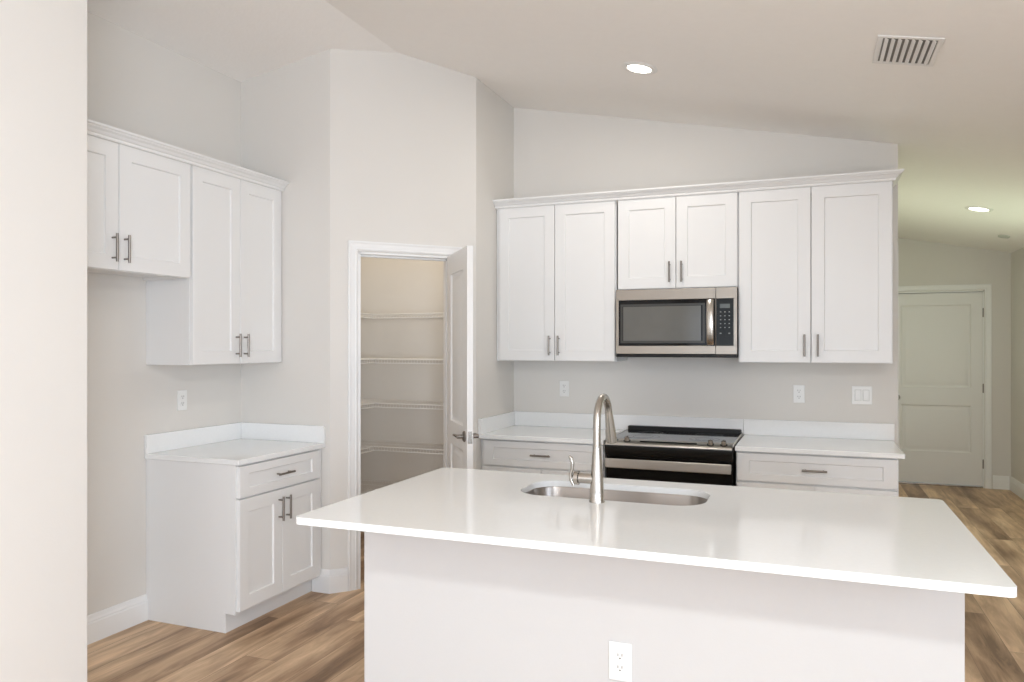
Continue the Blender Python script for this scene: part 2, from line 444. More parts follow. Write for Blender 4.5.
# hall entry door
ED = obj('door_2', panel_door(0.878, 2.045, 0.042, [(0.115, 0.775, 0.36, 0.855), (0.115, 0.775, 1.045, 1.92)], z0=0.022), M['door'])
ED.location = (0.797, YF + 0.003, 0); ED['kind'] = 'structure'
obj('door_handle', LA([(0.032, 0), (0.032, 0.006), (0.012, 0.012), (0.012, 0.035), (0.024, 0.042), (0.0275, 0.052), (0.024, 0.062), (0, 0.066)], seg=24, origin=(0.078, 0, 0.93), axis=(0, -1, 0)), M['pull'], ED)
for z in (0.25, 1.04, 1.83): hinge(ED, z, 0.884, -0.004)
struct('trim_door_sill', B((0.79, 1.68, YF - 0.012, YF + TW, 0, 0.018)), M['nickel'], bevel=0.004)

# ------------------------------------------------------------------ unseen windows added behind and beside the camera to light the room
def window(name, w, h, mull, loc, rz, z0):
    """local x 0..w, y 0 = inner wall face, outward +y"""
    e = bpy.data.objects.new(name, None); COL.objects.link(e); e['kind'] = 'structure'
    e.location = (*loc, z0); e.rotation_euler = (0, 0, rz)
    t = 0.05; bm = B((0, w, 0.02, 0.08, 0, t), (0, w, 0.02, 0.08, h - t, h), (0, t, 0.02, 0.08, t, h - t), (w - t, w, 0.02, 0.08, t, h - t))
    for m in mull: box(bm, m - 0.03, m + 0.03, 0.025, 0.075, t, h - t)
    obj('window_frame', bm, M['trim'], e, bevel=0.003)
    obj('pane', B((t, w - t, 0.048, 0.052, t, h - t)), M['glass'], e, smooth=False)
window('window_1', 3.90, 2.40, (1.3, 2.6), (XN + 4.15, YR), R(180), 0.0)
window('window_2', 3.40, 1.90, (1.13, 2.26), (XR, YR + 5.2), R(-90), 0.4)
window('fill_window', 1.60, 1.20, (0.8,), (XR, YR + 8.3), R(-90), 0.9)  # unseen window added to carry the fill lamp for the left walls
window('window_3', 1.30, 1.30, (0.65,), (XR, YR + 14.05), R(-90), 0.8)

# ------------------------------------------------------------------ cabinets
def shaker(w, h, t=0.02, stile=0.070, rec=0.009, rail=None):
    """five-piece door or drawer front: local x 0..w, z 0..h, front at y=-t, back y=0"""
    bm = bmesh.new(); b = 0.0015
    rail = rail or stile
    def lp(i, y, j=None):
        j = i if j is None else j
        return [(i, y, j), (w - i, y, j), (w - i, y, h - j), (i, y, h - j)]
    V = ring_face(bm, [lp(0, 0), lp(0, -t + b), lp(b, -t), lp(stile, -t, rail), lp(stile + 0.004, -t + rec, rail + 0.004)])
    bm.faces.new(V[0][::-1])
    return bm
def pull(parent, x, z, vertical=True, L=0.132, y=-0.02):
    bm = bmesh.new(); q = L / 2; p = q - 0.019; yo = y - 0.032
    if vertical:
        tube(bm, [(x, yo, z - q), (x, yo, z + q)], 0.006, 14)
        for s in (-p, p): tube(bm, [(x, y, z + s), (x, yo, z + s)], 0.0045, 10)
    else:
        tube(bm, [(x - q, yo, z), (x + q, yo, z)], 0.006, 14)
        for s in (-p, p): tube(bm, [(x + s, y, z), (x + s, yo, z)], 0.0045, 10)
    return obj('handle', bm, M['pull'], parent)

def wall_cabinet(label, loc, rz, w, z0, z1, doors, depth=0.33, group=None, hz=None):
    """doors: list of (x0, x1, handle_x or None). local x along wall, front at -y"""
    t = thing('wall_cabinet', label, 'cabinet', (*loc, z0), rz, group or 'white upper cabinets')
    h = z1 - z0; s = 0.018; D = depth
    bm = B((0, s, -D + 0.019, 0, 0, h), (w - s, w, -D + 0.019, 0, 0, h), (s, w - s, -D + 0.019, 0, h - s, h), (s, w - s, -D + 0.019, 0, 0.014, 0.014 + s), (s, w - s, -s, -0.001, 0.032, h - s))
    obj('carcass', bm, M['cab'], t, bevel=0.001)
    fr = B((0, 0.04, -D, -D + 0.019, 0, h), (w - 0.04, w, -D, -D + 0.019, 0, h), (0.04, w - 0.04, -D, -D + 0.019, 0, 0.04), (0.04, w - 0.04, -D, -D + 0.019, h - 0.04, h))
    obj('face_frame', fr, M['cab'], t)
    for x0, x1, hx in doors:
        d = obj('door', shaker(x1 - x0, h - 0.006), M['cab'], t)
        d.location = (x0, -D - 0.001, 0.003)
        if hx is not None: pull(d, hx - x0, (hz or 0.102))
    return t

def base_cabinet(label, loc, rz, w, fronts, depth=0.61, H=0.872, group=None, toe=0.10):
    """fronts: list of ('drawer'|'door', x0, x1, z0, z1, handle) ; local front at -y"""
    t = thing('base_cabinet', label, 'cabinet', (*loc, 0), rz, group or 'white base cabinets')
    D = depth; s = 0.018; TK = 0.075
    bm = bmesh.new()
    for xa in (0, w - s):   # side panels with toe notch
        pts = [(0, 0), (0, H), (-D + 0.019, H), (-D + 0.019, toe), (-D + TK, toe), (-D + TK, 0)]
        a = [bm.verts.new((xa, y, z)) for y, z in pts]; b = [bm.verts.new((xa + s, y, z)) for y, z in pts]
        bm.faces.new(a); bm.faces.new(b[::-1])
        for i in range(6): bm.faces.new((a[i], b[i], b[(i + 1) % 6], a[(i + 1) % 6]))
    for b_ in ((s, w - s, -D + 0.019, 0, toe, toe + s), (s, w - s, -s, -0.001, toe + s, H), (s, w - s, -D + 0.019, 0, H - s, H)): box(bm, *b_)
    obj('carcass', bm, M['cab'], t, bevel=0.001)
    obj('toe_kick', B((0.0, w, -D + TK - 0.012, -D + TK - 0.0005, 0, toe - 0.002)), M['cab'], t)
    obj('face_frame', B((0, 0.04, -D, -D + 0.019, toe, H), (w - 0.04, w, -D, -D + 0.019, toe, H), (0.04, w - 0.04, -D, -D + 0.019, toe, toe + 0.03), (0.04, w - 0.04, -D, -D + 0.019, H - 0.04, H), (0.04, w - 0.04, -D, -D + 0.019, 0.66, 0.71)), M['cab'], t)
    for kind, x0, x1, z0, z1, hd in fronts:
        d = obj(kind, shaker(x1 - x0, z1 - z0, rail=None if kind == 'door' else 0.042), M['cab'], t)
        d.location = (x0, -D - 0.001, z0)
        if hd == 'h': pull(d, (x1 - x0) / 2, (z1 - z0) / 2, False)
        elif hd is not None: pull(d, hd, (z1 - z0) - 0.035 - 0.066)
    return t

LR = R(90)   # cabinets on the left wall: local x -> +Y, front -> +X
FX = 0.001
ZU, ZT = 1.382, 2.44
# left wall uppers
wall_cabinet('short white two-door upper cabinet over the empty fridge space on the left wall', (XL + FX, YN + 0.004), LR, 0.930, 1.838, ZT,
             [(0.008, 0.476, 0.476 - 0.036), (0.480, 0.924, 0.480 + 0.028)], depth=0.30)
wall_cabinet('tall white two-door upper cabinet above the small counter on the left wall', (XL + FX, YC), LR, Y2 - YC - 0.004, ZU, ZT,
             [(0.006, 0.364, 0.364 - 0.034), (0.368, 0.730, 0.368 + 0.028)], depth=0.30)
# left base
wbl = Y2 - YC - 0.004
base_cabinet('white base cabinet with one wide drawer over two doors, standing beside the fridge space', (XL + FX, YC), LR, wbl,
             [('drawer', 0.010, wbl - 0.042, 0.700, 0.862, 'h'), ('door', 0.010, 0.349, 0.116, 0.690, 0.339 - 0.030), ('door', 0.352, wbl - 0.042, 0.116, 0.690, 0.030)], depth=0.605)
# kitchen wall uppers
YW = YB - FX
wall_cabinet('tall white two-door upper cabinet left of the microwave, in the corner', (X3 + 0.003, YW), 0, 0.850, ZU, ZT,
             [(0.026, 0.428, 0.428 - 0.030), (0.432, 0.844, 0.432 + 0.030)])
wall_cabinet('short white two-door upper cabinet directly above the microwave', (-1.176, YW), 0, 0.760, 1.850, ZT,
             [(0.005, 0.378, 0.378 - 0.036), (0.382, 0.755, 0.382 + 0.036)])
wall_cabinet('tall white two-door upper cabinet right of the microwave at the wall end', (-0.415, YW), 0, 0.860, ZU, ZT,
             [(0.006, 0.4175, 0.4175 - 0.034), (0.4215, 0.855, 0.4215 + 0.036)])
# kitchen wall bases
base_cabinet('white base cabinet with a wide drawer left of the stove', (X3 + 0.003, YW), 0, 0.843,
             [('drawer', 0.022, 0.837, 0.700, 0.862, 'h'), ('door', 0.022, 0.428, 0.116, 0.690, 0.376), ('door', 0.431, 0.837, 0.116, 0.690, 0.030)], depth=0.60)
base_cabinet('white base cabinet with a wide drawer right of the stove', (-0.405, YW), 0, 0.855,
             [('drawer', 0.006, 0.849, 0.700, 0.862, 'h'), ('door', 0.006, 0.426, 0.116, 0.690, 0.390), ('door', 0.429, 0.849, 0.116, 0.690, 0.030)], depth=0.60)

# crown mouldings, one run per wall
CR = [(0, 0), (0.010, 0), (0.013, 0.006), (0.013, 0.014), (0.020, 0.018), (0.028, 0.028), (0.040, 0.036), (0.043, 0.042), (0.050, 0.043), (0.052, 0.047), (0.052, 0.054), (0, 0.054)]
cz = 2.437
c = obj('crown_molding', SW([(XL + 0.322, Y2 - 0.002, cz), (XL + 0.322, YN + 0.004, cz)], CR), M['cab'], ang=14)
# side direction of a path running -Y is +X
tag(c, 'stepped white crown molding along the tops of the left wall cabinets', 'molding')
# path for the kitchen wall run: side must face the room
c2 = obj('crown_molding', SW([(0.446, YB - 0.002, cz), (0.446, YB - 0.352, cz), (X3 + 0.002, YB - 0.352, cz)], CR), M['cab'], ang=14)
tag(c2, 'stepped white crown molding over the microwave wall cabinets, returning at the right', 'molding')

# ------------------------------------------------------------------ perimeter countertops
CT, CB = 0.9007, 0.8725
t = thing('countertop', 'small white quartz countertop with low backsplash on the left base cabinet', 'countertop', (XL, YC, 0))
obj('slab', B((0.001, 0.638, -0.012, Y2 - YC - 0.001, CB, CT)), M['quartz'], t, bevel=0.004)
obj('backsplash', B((0.001, 0.020, -0.012, Y2 - YC - 0.001, CT, CT + 0.102)), M['quartz'], t, bevel=0.002)
obj('side_splash', B((0.0205, 0.638, Y2 - YC - 0.020, Y2 - YC - 0.001, CT, CT + 0.102)), M['quartz'], t, bevel=0.002)
t = thing('countertop', 'white quartz countertop left of the stove, in the corner by the pantry', 'countertop', (X3, YB, 0))
obj('slab', B((0.001, 0.848, -0.648, -0.001, CB, CT)), M['quartz'], t, bevel=0.004)
obj('backsplash', B((0.001, X3 * -1 - 0.4095, -0.020, -0.001, CT, CT + 0.102)), M['quartz'], t, bevel=0.002)
obj('side_splash', B((0.001, 0.020, -0.648, -0.0205, CT, CT + 0.102)), M['quartz'], t, bevel=0.002)
t = thing('countertop', 'white quartz countertop right of the stove ending at the hallway', 'countertop', (-0.409, YB, 0))
obj('slab', B((0.001, 0.887, -0.648, -0.001, CB, CT)), M['quartz'], t, bevel=0.004)
obj('backsplash', B((0.001, 0.893, -0.020, -0.001, CT, CT + 0.102)), M['quartz'], t, bevel=0.002)

# ------------------------------------------------------------------ island
IX0, IX1, IY0, IY1 = -1.643, 0.468, 2.152, 3.294
BX0, BX1, BY0, BY1 = -1.545, 0.402, 2.44, 3.262
IB, IT = 0.876, 0.9007
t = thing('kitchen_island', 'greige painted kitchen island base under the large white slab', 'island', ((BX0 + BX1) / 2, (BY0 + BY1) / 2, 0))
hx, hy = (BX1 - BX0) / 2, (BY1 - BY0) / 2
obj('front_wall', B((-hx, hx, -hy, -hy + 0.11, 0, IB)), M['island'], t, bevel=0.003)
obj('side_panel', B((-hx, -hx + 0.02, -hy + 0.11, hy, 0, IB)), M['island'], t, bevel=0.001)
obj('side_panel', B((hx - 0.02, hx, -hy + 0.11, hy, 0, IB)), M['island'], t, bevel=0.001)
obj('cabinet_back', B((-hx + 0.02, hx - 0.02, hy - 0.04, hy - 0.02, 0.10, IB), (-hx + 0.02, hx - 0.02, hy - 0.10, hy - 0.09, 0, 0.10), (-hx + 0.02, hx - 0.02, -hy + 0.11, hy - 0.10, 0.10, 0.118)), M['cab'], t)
xx = -hx + 0.024; nw = 4; ww = (2 * hx - 0.048) / nw
for i in range(nw):   # cabinet doors on the stove side
    d = obj('door', shaker(ww - 0.004, 0.74), M['cab'], t); d.rotation_euler = (0, 0, R(180)); d.location = (-hx + 0.024 + (i + 1) * ww - 0.002, hy - 0.0195, 0.115)
    pull(d, 0.03 if i % 2 else ww - 0.034, 0.64)

t = thing('island_countertop', 'large glossy white quartz slab with a sink cutout on the island', 'countertop', (0, 0, 0))
SX0, SX1, SY0, SY1, SR = -1.098, -0.362, 2.812, 3.152, 0.115
bm = bmesh.new()
outer = rrect(IX0, IX1, IY0, IY1, 0.022, 6); inner = rrect(SX0, SX1, SY0, SY1, SR, 10)
for z in (IB, IT):
    es = []
    for lp in (outer, inner):
        vs = [bm.verts.new((x, y, z)) for x, y in lp]
        for i in range(len(vs)): es.append(bm.edges.new((vs[i], vs[(i + 1) % len(vs)])))
    bmesh.ops.triangle_fill(bm, edges=es, use_beauty=True)
bm.verts.ensure_lookup_table(); n = len(outer) + len(inner)
for off, cnt in ((0, len(outer)), (len(outer), len(inner))):
    for i in range(cnt):
        j = (i + 1) % cnt
        bm.faces.new((bm.verts[off + i], bm.verts[off + j], bm.verts[n + off + j], bm.verts[n + off + i]))
obj('slab', bm, M['quartz'], t, bevel=0.003, smooth=True)

# undermount sink
t = thing('kitchen_sink', 'stainless steel undermount single-bowl sink in the island slab', 'sink', ((SX0 + SX1) / 2, (SY0 + SY1) / 2, IB - 0.21))
cx, cy, cz_ = (SX0 + SX1) / 2, (SY0 + SY1) / 2, IB - 0.21
def sring(grow, z, r):
    return [(x - cx, y - cy, z - cz_) for x, y in rrect(SX0 - grow, SX1 + grow, SY0 - grow, SY1 + grow, r, 10)]
bm = bmesh.new()
ring_face(bm, [sring(0.015, IB - 0.0015, SR + 0.015), sring(0.001, IB - 0.0015, SR + 0.001), sring(0.0, IB - 0.004, SR), sring(-0.004, IB - 0.16, SR - 0.004), sring(-0.012, IB - 0.185, SR - 0.012), sring(-0.032, IB - 0.198, SR - 0.03), sring(-0.06, IB - 0.2, SR - 0.05)])
o = obj('bowl', bm, M['sinksteel'], t); so = o.modifiers.new('solid', 'SOLIDIFY'); so.thickness = 0.0015; so.offset = 1
obj('drain', LA([(0.045, 0), (0.045, 0.003), (0.035, 0.003), (0.03, 0.001), (0, 0.001)], seg=28, origin=(0, 0, 0.0105)), M['nickel'], t)

# faucet
FXc, FYc = -0.743, 2.772
t = thing('faucet', 'tall brushed nickel gooseneck pull-down faucet with side lever at the island sink', 'faucet', (FXc, FYc, IT))
obj('body', LA([(0.029, 0), (0.029, 0.004), (0.0275, 0.008), (0.0262, 0.04), (0.0235, 0.09), (0.0205, 0.13), (0.0175, 0.17), (0.0158, 0.20), (0.0158, 0.205), (0.0145, 0.207), (0.0, 0.207)], seg=32), M['nickel'], t)
pts = [(0, 0, 0.20), (0, 0, 0.25), (0, 0, 0.285)]
ra = 0.092
for k in range(1, 15):
    a = R(180 - k * 162 / 14); pts.append((0, ra + ra * math.cos(a), 0.294 + ra * math.sin(a)))
obj('spout', T(pts, 0.0142, 20), M['nickel'], t)
e = Vector(pts[-1]); dd = (e - Vector(pts[-2])).normalized(); dd = Vector((0, 0.36, -0.933)).normalized()
bm = bmesh.new(); HL = 0.128
tube(bm, [e - dd * 0.004, e + dd * 0.004, e + dd * 0.02, e + dd * 0.06, e + dd * 0.10, e + dd * HL, e + dd * (HL + 0.004)], [0.0145, 0.0155, 0.016, 0.0185, 0.0215, 0.0235, 0.020], 24)
obj('spray_head', bm, M['nickel'], t)
bm = bmesh.new()
tube(bm, [(-0.012, 0, 0.086), (-0.05, 0, 0.086), (-0.068, 0, 0.086)], [0.0195, 0.0195, 0.0195], 24)
tube(bm, [(-0.070, 0, 0.086), (-0.086, 0, 0.086), (-0.092, 0, 0.086)], [0.0265, 0.0245, 0.015], 24)
obj('valve_housing', bm, M['nickel'], t)
hp = [(-0.090, -0.002, 0.058), (-0.100, -0.003, 0.078), (-0.102, -0.004, 0.098), (-0.095, -0.005, 0.118), (-0.093, -0.006, 0.140), (-0.098, -0.007, 0.158), (-0.106, -0.008, 0.168)]
obj('lever', T(hp, [0.007, 0.0075, 0.007, 0.006, 0.007, 0.007, 0.0035], 12), M['nickel'], t)

# ------------------------------------------------------------------ microwave
MWX, MWW, MZ0, MZ1 = -1.174, 0.756, 1.412, 1.846
t = thing('microwave', 'stainless over-the-range microwave with black glass door under the short upper cabinet', 'microwave', (MWX + MWW / 2, YB, MZ0))
x0, x1, H = -MWW / 2, MWW / 2, MZ1 - MZ0; D = 0.385
obj('housing', B((x0 + 0.002, x1 - 0.002, -D + 0.03, -0.002, 0.02, H)), M['mwsteel'], t, bevel=0.002)
obj('underside', B((x0, x1, -D - 0.008, -0.004, 0.0, 0.020)), M['black'], t, bevel=0.004)
xs = x0 + 0.630          # split between the door and the control side
def fr_(xa, xb, tl, tr, tt, tb, depth0, depth1):
    return B((xa, xb, -depth1, -depth0, H - tt, H), (xa, xb, -depth1, -depth0, 0.021, 0.021 + tb), (xa, xa + tl, -depth1, -depth0, 0.021 + tb, H - tt), (xb - tr, xb, -depth1, -depth0, 0.021 + tb, H - tt)) 
d = obj('door', fr_(x0, xs - 0.001, 0.018, 0.004, 0.068, 0.052, D - 0.03, D + 0.012), M['mwsteel'], t, bevel=0.002)
obj('glass_panel', B((x0 + 0.018, xs - 0.005, -D - 0.010, -D + 0.02, 0.073, H - 0.068)), M['blackglass'], d, bevel=0.001)
obj('window', B((x0 + 0.048, xs - 0.090, -D - 0.0115, -D - 0.0095, 0.105, H - 0.110)), M['meshglass'], d)
bm = bmesh.new()  # thin lighter bead round the screened window
def ringbox(bm, xa, xb, za, zb, w_, y0_, y1_):
    box(bm, xa, xb, y0_, y1_, zb - w_, zb); box(bm, xa, xb, y0_, y1_, za, za + w_); box(bm, xa, xa + w_, y0_, y1_, za + w_, zb - w_); box(bm, xb - w_, xb, y0_, y1_, za + w_, zb - w_)
ringbox(bm, x0 + 0.030, xs - 0.066, 0.090, H - 0.094, 0.014, -D - 0.011, -D - 0.0095)
obj('window_surround', bm, M['surround'], d)
hp = []
for k in range(13):
    u = k / 12; hp.append((xs - 0.032, -D - 0.018 - 0.032 * math.sin(math.pi * u) ** 0.6, 0.078 + u * (H - 0.152)))
bm = bmesh.new()
prev = None
for (hx_, hy_, hz_) in hp:
    r_ = [bm.verts.new((hx_ + a, hy_ + b, hz_)) for a, b in ((-0.021, 0.004), (-0.021, -0.003), (-0.014, -0.0065), (0.0, -0.0075), (0.014, -0.0065), (0.021, -0.003), (0.021, 0.004), (0, 0.004))]
    if prev:
        for j in range(8): bm.faces.new((prev[j], prev[(j + 1) % 8], r_[(j + 1) % 8], r_[j]))
    else: bm.faces.new(r_[::-1])
    prev = r_
bm.faces.new(prev)
for z in (0.083, H - 0.079): box(bm, xs - 0.046, xs - 0.018, -D - 0.022, -D - 0.009, z - 0.006, z + 0.006)
obj('handle', bm, M['nickel'], d)
cp_ = obj('control_panel', fr_(xs + 0.001, x1, 0.002, 0.020, 0.068, 0.052, D - 0.03, D + 0.012), M['mwsteel'], t, bevel=0.002)
obj('glass_face', B((xs + 0.003, x1 - 0.020, -D - 0.010, -D + 0.02, 0.073, H - 0.068)), M['panelgrey'], cp_, bevel=0.001)
cxm = (xs + 0.003 + x1 - 0.020) / 2
obj('display', B((cxm - 0.030, cxm + 0.030, -D - 0.0112, -D - 0.0095, H - 0.128, H - 0.102)), M['display'], cp_)
for r_i in range(6):
    for c_i in range(3):
        if r_i == 5 and c_i == 1: continue
        zz = H - 0.152 - r_i * 0.024 - (0.012 if r_i == 5 else 0); s_ = 0.0052 if r_i == 5 else 0.0038
        xk = cxm + (c_i - 1) * 0.026
        obj('key', B((xk - s_, xk + s_, -D - 0.0108, -D - 0.0095, zz - s_ * 0.7, zz + s_ * 0.7)), M['key'], cp_)

# ------------------------------------------------------------------ stove
RX0, RX1 = -1.176, -0.414
t = thing('stove', 'black glass and stainless slide-in stove between the two wall counters', 'stove', ((RX0 + RX1) / 2, YB, 0))
w2 = (RX1 - RX0) / 2
obj('body', B((-w2 + 0.004, w2 - 0.004, -0.62, -0.022, 0.06, 0.893)), M['black'], t, bevel=0.002)
obj('kick_plate', B((-w2 + 0.02, w2 - 0.02, -0.57, -0.1, 0.0, 0.06)), M['black'], t)
ck = obj('cooktop', B((-w2 + 0.006, w2 - 0.006, -0.600, -0.072, 0.896, 0.911)), M['blackglass'], t, bevel=0.002)
for bx, by, br in ((-0.19, -0.22, 0.085), (0.19, -0.22, 0.085), (-0.19, -0.45, 0.105), (0.19, -0.45, 0.09)):
    for rr in (br, br * 0.62):
        bm = bmesh.new(); lathe(bm, [(rr - 0.003, 0), (rr - 0.003, 0.0004), (rr, 0.0004), (rr, 0), (rr - 0.003, 0)], seg=40, origin=(bx, by, 0.9111))
        bmesh.ops.remove_doubles(bm, verts=bm.verts[:], dist=1e-6)
        obj('burner_ring', bm, M['display'], ck)
obj('side_trim', B((-w2, -w2 + 0.006, -0.640, -0.03, 0.893, 0.913)), M['steel'], t, bevel=0.001)
obj('side_trim', B((w2 - 0.006, w2, -0.640, -0.03, 0.893, 0.913)), M['steel'], t, bevel=0.001)
obj('rear_vent', B((-w2 + 0.006, w2 - 0.006, -0.070, -0.024, 0.893, 0.936)), M['black'], t, bevel=0.006)
# sloped control strip along the front
bm = bmesh.new(); pf = [(-0.602, 0.893), (-0.602, 0.911), (-0.612, 0.913), (-0.684, 0.892), (-0.690, 0.886), (-0.690, 0.880), (-0.602, 0.880)]
a = [bm.verts.new((-w2 + 0.006, y, z)) for y, z in pf]; b = [bm.verts.new((w2 - 0.006, y, z)) for y, z in pf]
bm.faces.new(a); bm.faces.new(b[::-1])
for i in range(7): bm.faces.new((a[i], b[i], b[(i + 1) % 7], a[(i + 1) % 7]))
cps = obj('control_strip', bm, M['steel'], t)
def slz(y): return 0.913 + (y + 0.612) * (0.021 / 0.072)
bm = bmesh.new(); v = [bm.verts.new(p) for p in ((-0.17, -0.640, slz(-0.640) + 0.0006), (0.17, -0.640, slz(-0.640) + 0.0006), (0.17, -0.654, slz(-0.654) + 0.0006), (-0.17, -0.654, slz(-0.654) + 0.0006))]
u = [bm.verts.new(p.co + Vector((0, 0, 0.0012))) for p in v]
bm.faces.new(u)
for i in range(4): bm.faces.new((v[i], v[(i + 1) % 4], u[(i + 1) % 4], u[i]))
obj('display', bm, M['blackglass'], cps)
nrm = Vector((0, -0.28, 0.96)).normalized()
for kx in (-0.325, -0.249, 0.249, 0.325):
    k = obj('knob', LA([(0.016, 0.003), (0.0145, 0.022), (0.0135, 0.026), (0, 0.0265)], seg=24), M['nickel'], t)
    k.location = (kx, -0.648, slz(-0.648) + 0.001); k.rotation_euler = nrm.to_track_quat('Z', 'Y').to_euler()
    obj('grip', B((-0.003, 0.003, -0.014, 0.014, 0.0255, 0.029)), M['nickel'], k, bevel=0.001)
    obj('base_ring', LA([(0.022, 0), (0.022, 0.003), (0.0, 0.0035)], seg=24), M['black'], k)
# fascia under the strip, door, handle, drawer
bm = bmesh.new(); pf = [(-0.620, 0.880), (-0.688, 0.880), (-0.690, 0.872), (-0.682, 0.835), (-0.666, 0.815), (-0.620, 0.815)]
a = [bm.verts.new((-w2 + 0.002, y, z)) for y, z in pf]; b = [bm.verts.new((w2 - 0.002, y, z)) for y, z in pf]
bm.faces.new(a); bm.faces.new(b[::-1])
for i in range(6): bm.faces.new((a[i], b[i], b[(i + 1) % 6], a[(i + 1) % 6]))
obj('fascia', bm, M['black'], t)
dr = obj('oven_door', B((-w2 + 0.003, w2 - 0.003, -0.656, -0.621, 0.235, 0.812)), M['blackglass'], t, bevel=0.004)
bm = B((-w2 + 0.010, w2 - 0.010, -0.712, -0.698, 0.744, 0.800), (-w2 + 0.012, -w2 + 0.034, -0.699, -0.655, 0.752, 0.792), (w2 - 0.034, w2 - 0.012, -0.699, -0.655, 0.752, 0.792))
obj('handle', bm, M['steel'], dr, bevel=0.004)
obj('drawer', B((-w2 + 0.003, w2 - 0.003, -0.666, -0.621, 0.065, 0.230)), M['steel'], t, bevel=0.004)

# ------------------------------------------------------------------ outlets and switches
def plate(name, label, cat, loc, rz, kind, w=0.070, h=0.115, group=None):
    """local x along wall, front at -y"""
    t = thing(name, label, cat, loc, rz, 'white duplex outlets' if name == 'outlet' else None)
    obj('cover_plate', B((-w / 2, w / 2, -0.006, -0.0002, -h / 2, h / 2)), M['plate'], t, bevel=0.003)
    if kind == 'duplex':
        for sz in (-0.0195, 0.0195):
            bm = bmesh.new(); lp = rrect(-0.0165, 0.0165, -0.0135, 0.0135, 0.011, 6)
            a = [bm.verts.new((x, -0.0055, z + sz)) for x, z in lp]; b = [bm.verts.new((x, -0.0078, z + sz)) for x, z in lp]
            bm.faces.new(b)
            for i in range(len(a)): bm.faces.new((a[i], a[(i + 1) % len(a)], b[(i + 1) % len(a)], b[i]))
            s = obj('socket', bm, M['plate'], t)
            bm = B((-0.0078, -0.0055, -0.0083, -0.0077, sz - 0.001, sz + 0.008), (0.0055, 0.0078, -0.0083, -0.0077, sz - 0.001, sz + 0.008))
            tube(bm, [(0, -0.0077, sz - 0.0075), (0, -0.0083, sz - 0.0075)], 0.0028, 10)
            obj('slots', bm, M['slot'], s)
    else:
        for sx in (-0.023, 0.023):
            r = obj('rocker', B((sx - 0.0165, sx + 0.0165, -0.0095, -0.0055, -0.033, 0.033)), M['plate'], t, bevel=0.002)
            bm = bmesh.new(); ringbox(bm, sx - 0.0185, sx + 0.0185, -0.035, 0.035, 0.0022, -0.0066, -0.0055)
            obj('gap', bm, M['sensor'], r)
    return t
plate('outlet', 'white duplex outlet on the wall below the corner upper cabinet', 'outlet', (-1.648, YB, 1.178), 0, 'duplex')
plate('outlet', 'white duplex outlet on the wall right of the stove, nearest the switches', 'outlet', (-0.067, YB, 1.175), 0, 'duplex')
plate('light_switch', 'white two-rocker light switch plate near the right wall end', 'light switch', (0.302, YB, 1.175), 0, 'rocker', w=0.115)
plate('outlet', 'white duplex outlet above the small counter on the left wall', 'outlet', (XL, 3.381, 1.173), LR, 'duplex')
plate('outlet', 'white duplex outlet low on the front of the island', 'outlet', (-0.575, BY0, 0.458), 0, 'duplex', w=0.076, h=0.124)

# ------------------------------------------------------------------ ceiling fixtures
TILT = math.atan(KR)
def on_ceiling(x, y, off=0.0):
    return (x, y, ceil(x) - off)
def downlight(label, x, y, power=6, r=0.072, col=(1, 0.95, 0.88), rt=0.100):
    t = thing('recessed_light', label, 'ceiling light', on_ceiling(x, y), 0, 'recessed ceiling lights')
    t.rotation_euler = (0, TILT if x > RIDGE else -math.atan(KL), 0)
    obj('trim_ring', LA([(r, -0.0005), (r, -0.004), (r + 0.006, -0.008), (rt - 0.006, -0.006), (rt, -0.002), (rt, -0.0005)], seg=40), M['vent'], t)
    # the ring is closed on its inner side by the lens
    obj('lens', LA([(r - 0.0005, -0.001), (r - 0.001, -0.0045), (0, -0.0055)], seg=40), M['lens'], t)
    l = bpy.data.lights.new('downlight_glow', 'AREA'); l.shape = 'DISK'; l.size = 2 * r - 0.01; l.energy = power; l.color = col
    lo = bpy.data.objects.new('downlight_glow', l); COL.objects.link(lo); lo.parent = t; lo.location = (0, 0, -0.012)
    return t
downlight('round recessed ceiling light above the island sink, in front of the microwave', -0.872, 4.150, 8, r=0.066)
downlight('round recessed ceiling light in the hallway near the entry door', 1.254, 7.021, 5.5, r=0.068)
def added_light(label, x, y, r, power, col=(0.95, 1.0, 1.02)):
    t = thing('added_ceiling_lamp', label, 'ceiling light', on_ceiling(x, y), 0)
    t.rotation_euler = (0, TILT if x > RIDGE else -math.atan(KL), 0)
    obj('base', LA([(r + 0.012, -0.0005), (r + 0.012, -0.05), (r, -0.055), (r - 0.004, -0.055), (0, -0.053)], seg=48), M['vent'], t)
    obj('diffuser', LA([(r - 0.004, -0.056), (r - 0.02, -0.075), (r * 0.6, -0.088), (0, -0.094)], seg=48), M['lens'], t)
    l = bpy.data.lights.new('added_glow', 'AREA'); l.shape = 'DISK'; l.size = 2 * r; l.energy = power; l.color = col
    lo = bpy.data.objects.new('added_glow', l); COL.objects.link(lo); lo.parent = t; lo.location = (0, 0, -0.10)
added_light('large round lamp added on the near ceiling, standing in for a bounced flash', 0.65, -0.05, 0.16, P_CEIL)  # added lamp, out of view, in place of flash bounced off the ceiling
added_light('small round ceiling lamp added out of sight to brighten the pantry', -2.75, 4.75, 0.09, 9, (1, 0.90, 0.76))  # added warm lamp, unseen, keeps the pantry from going dark

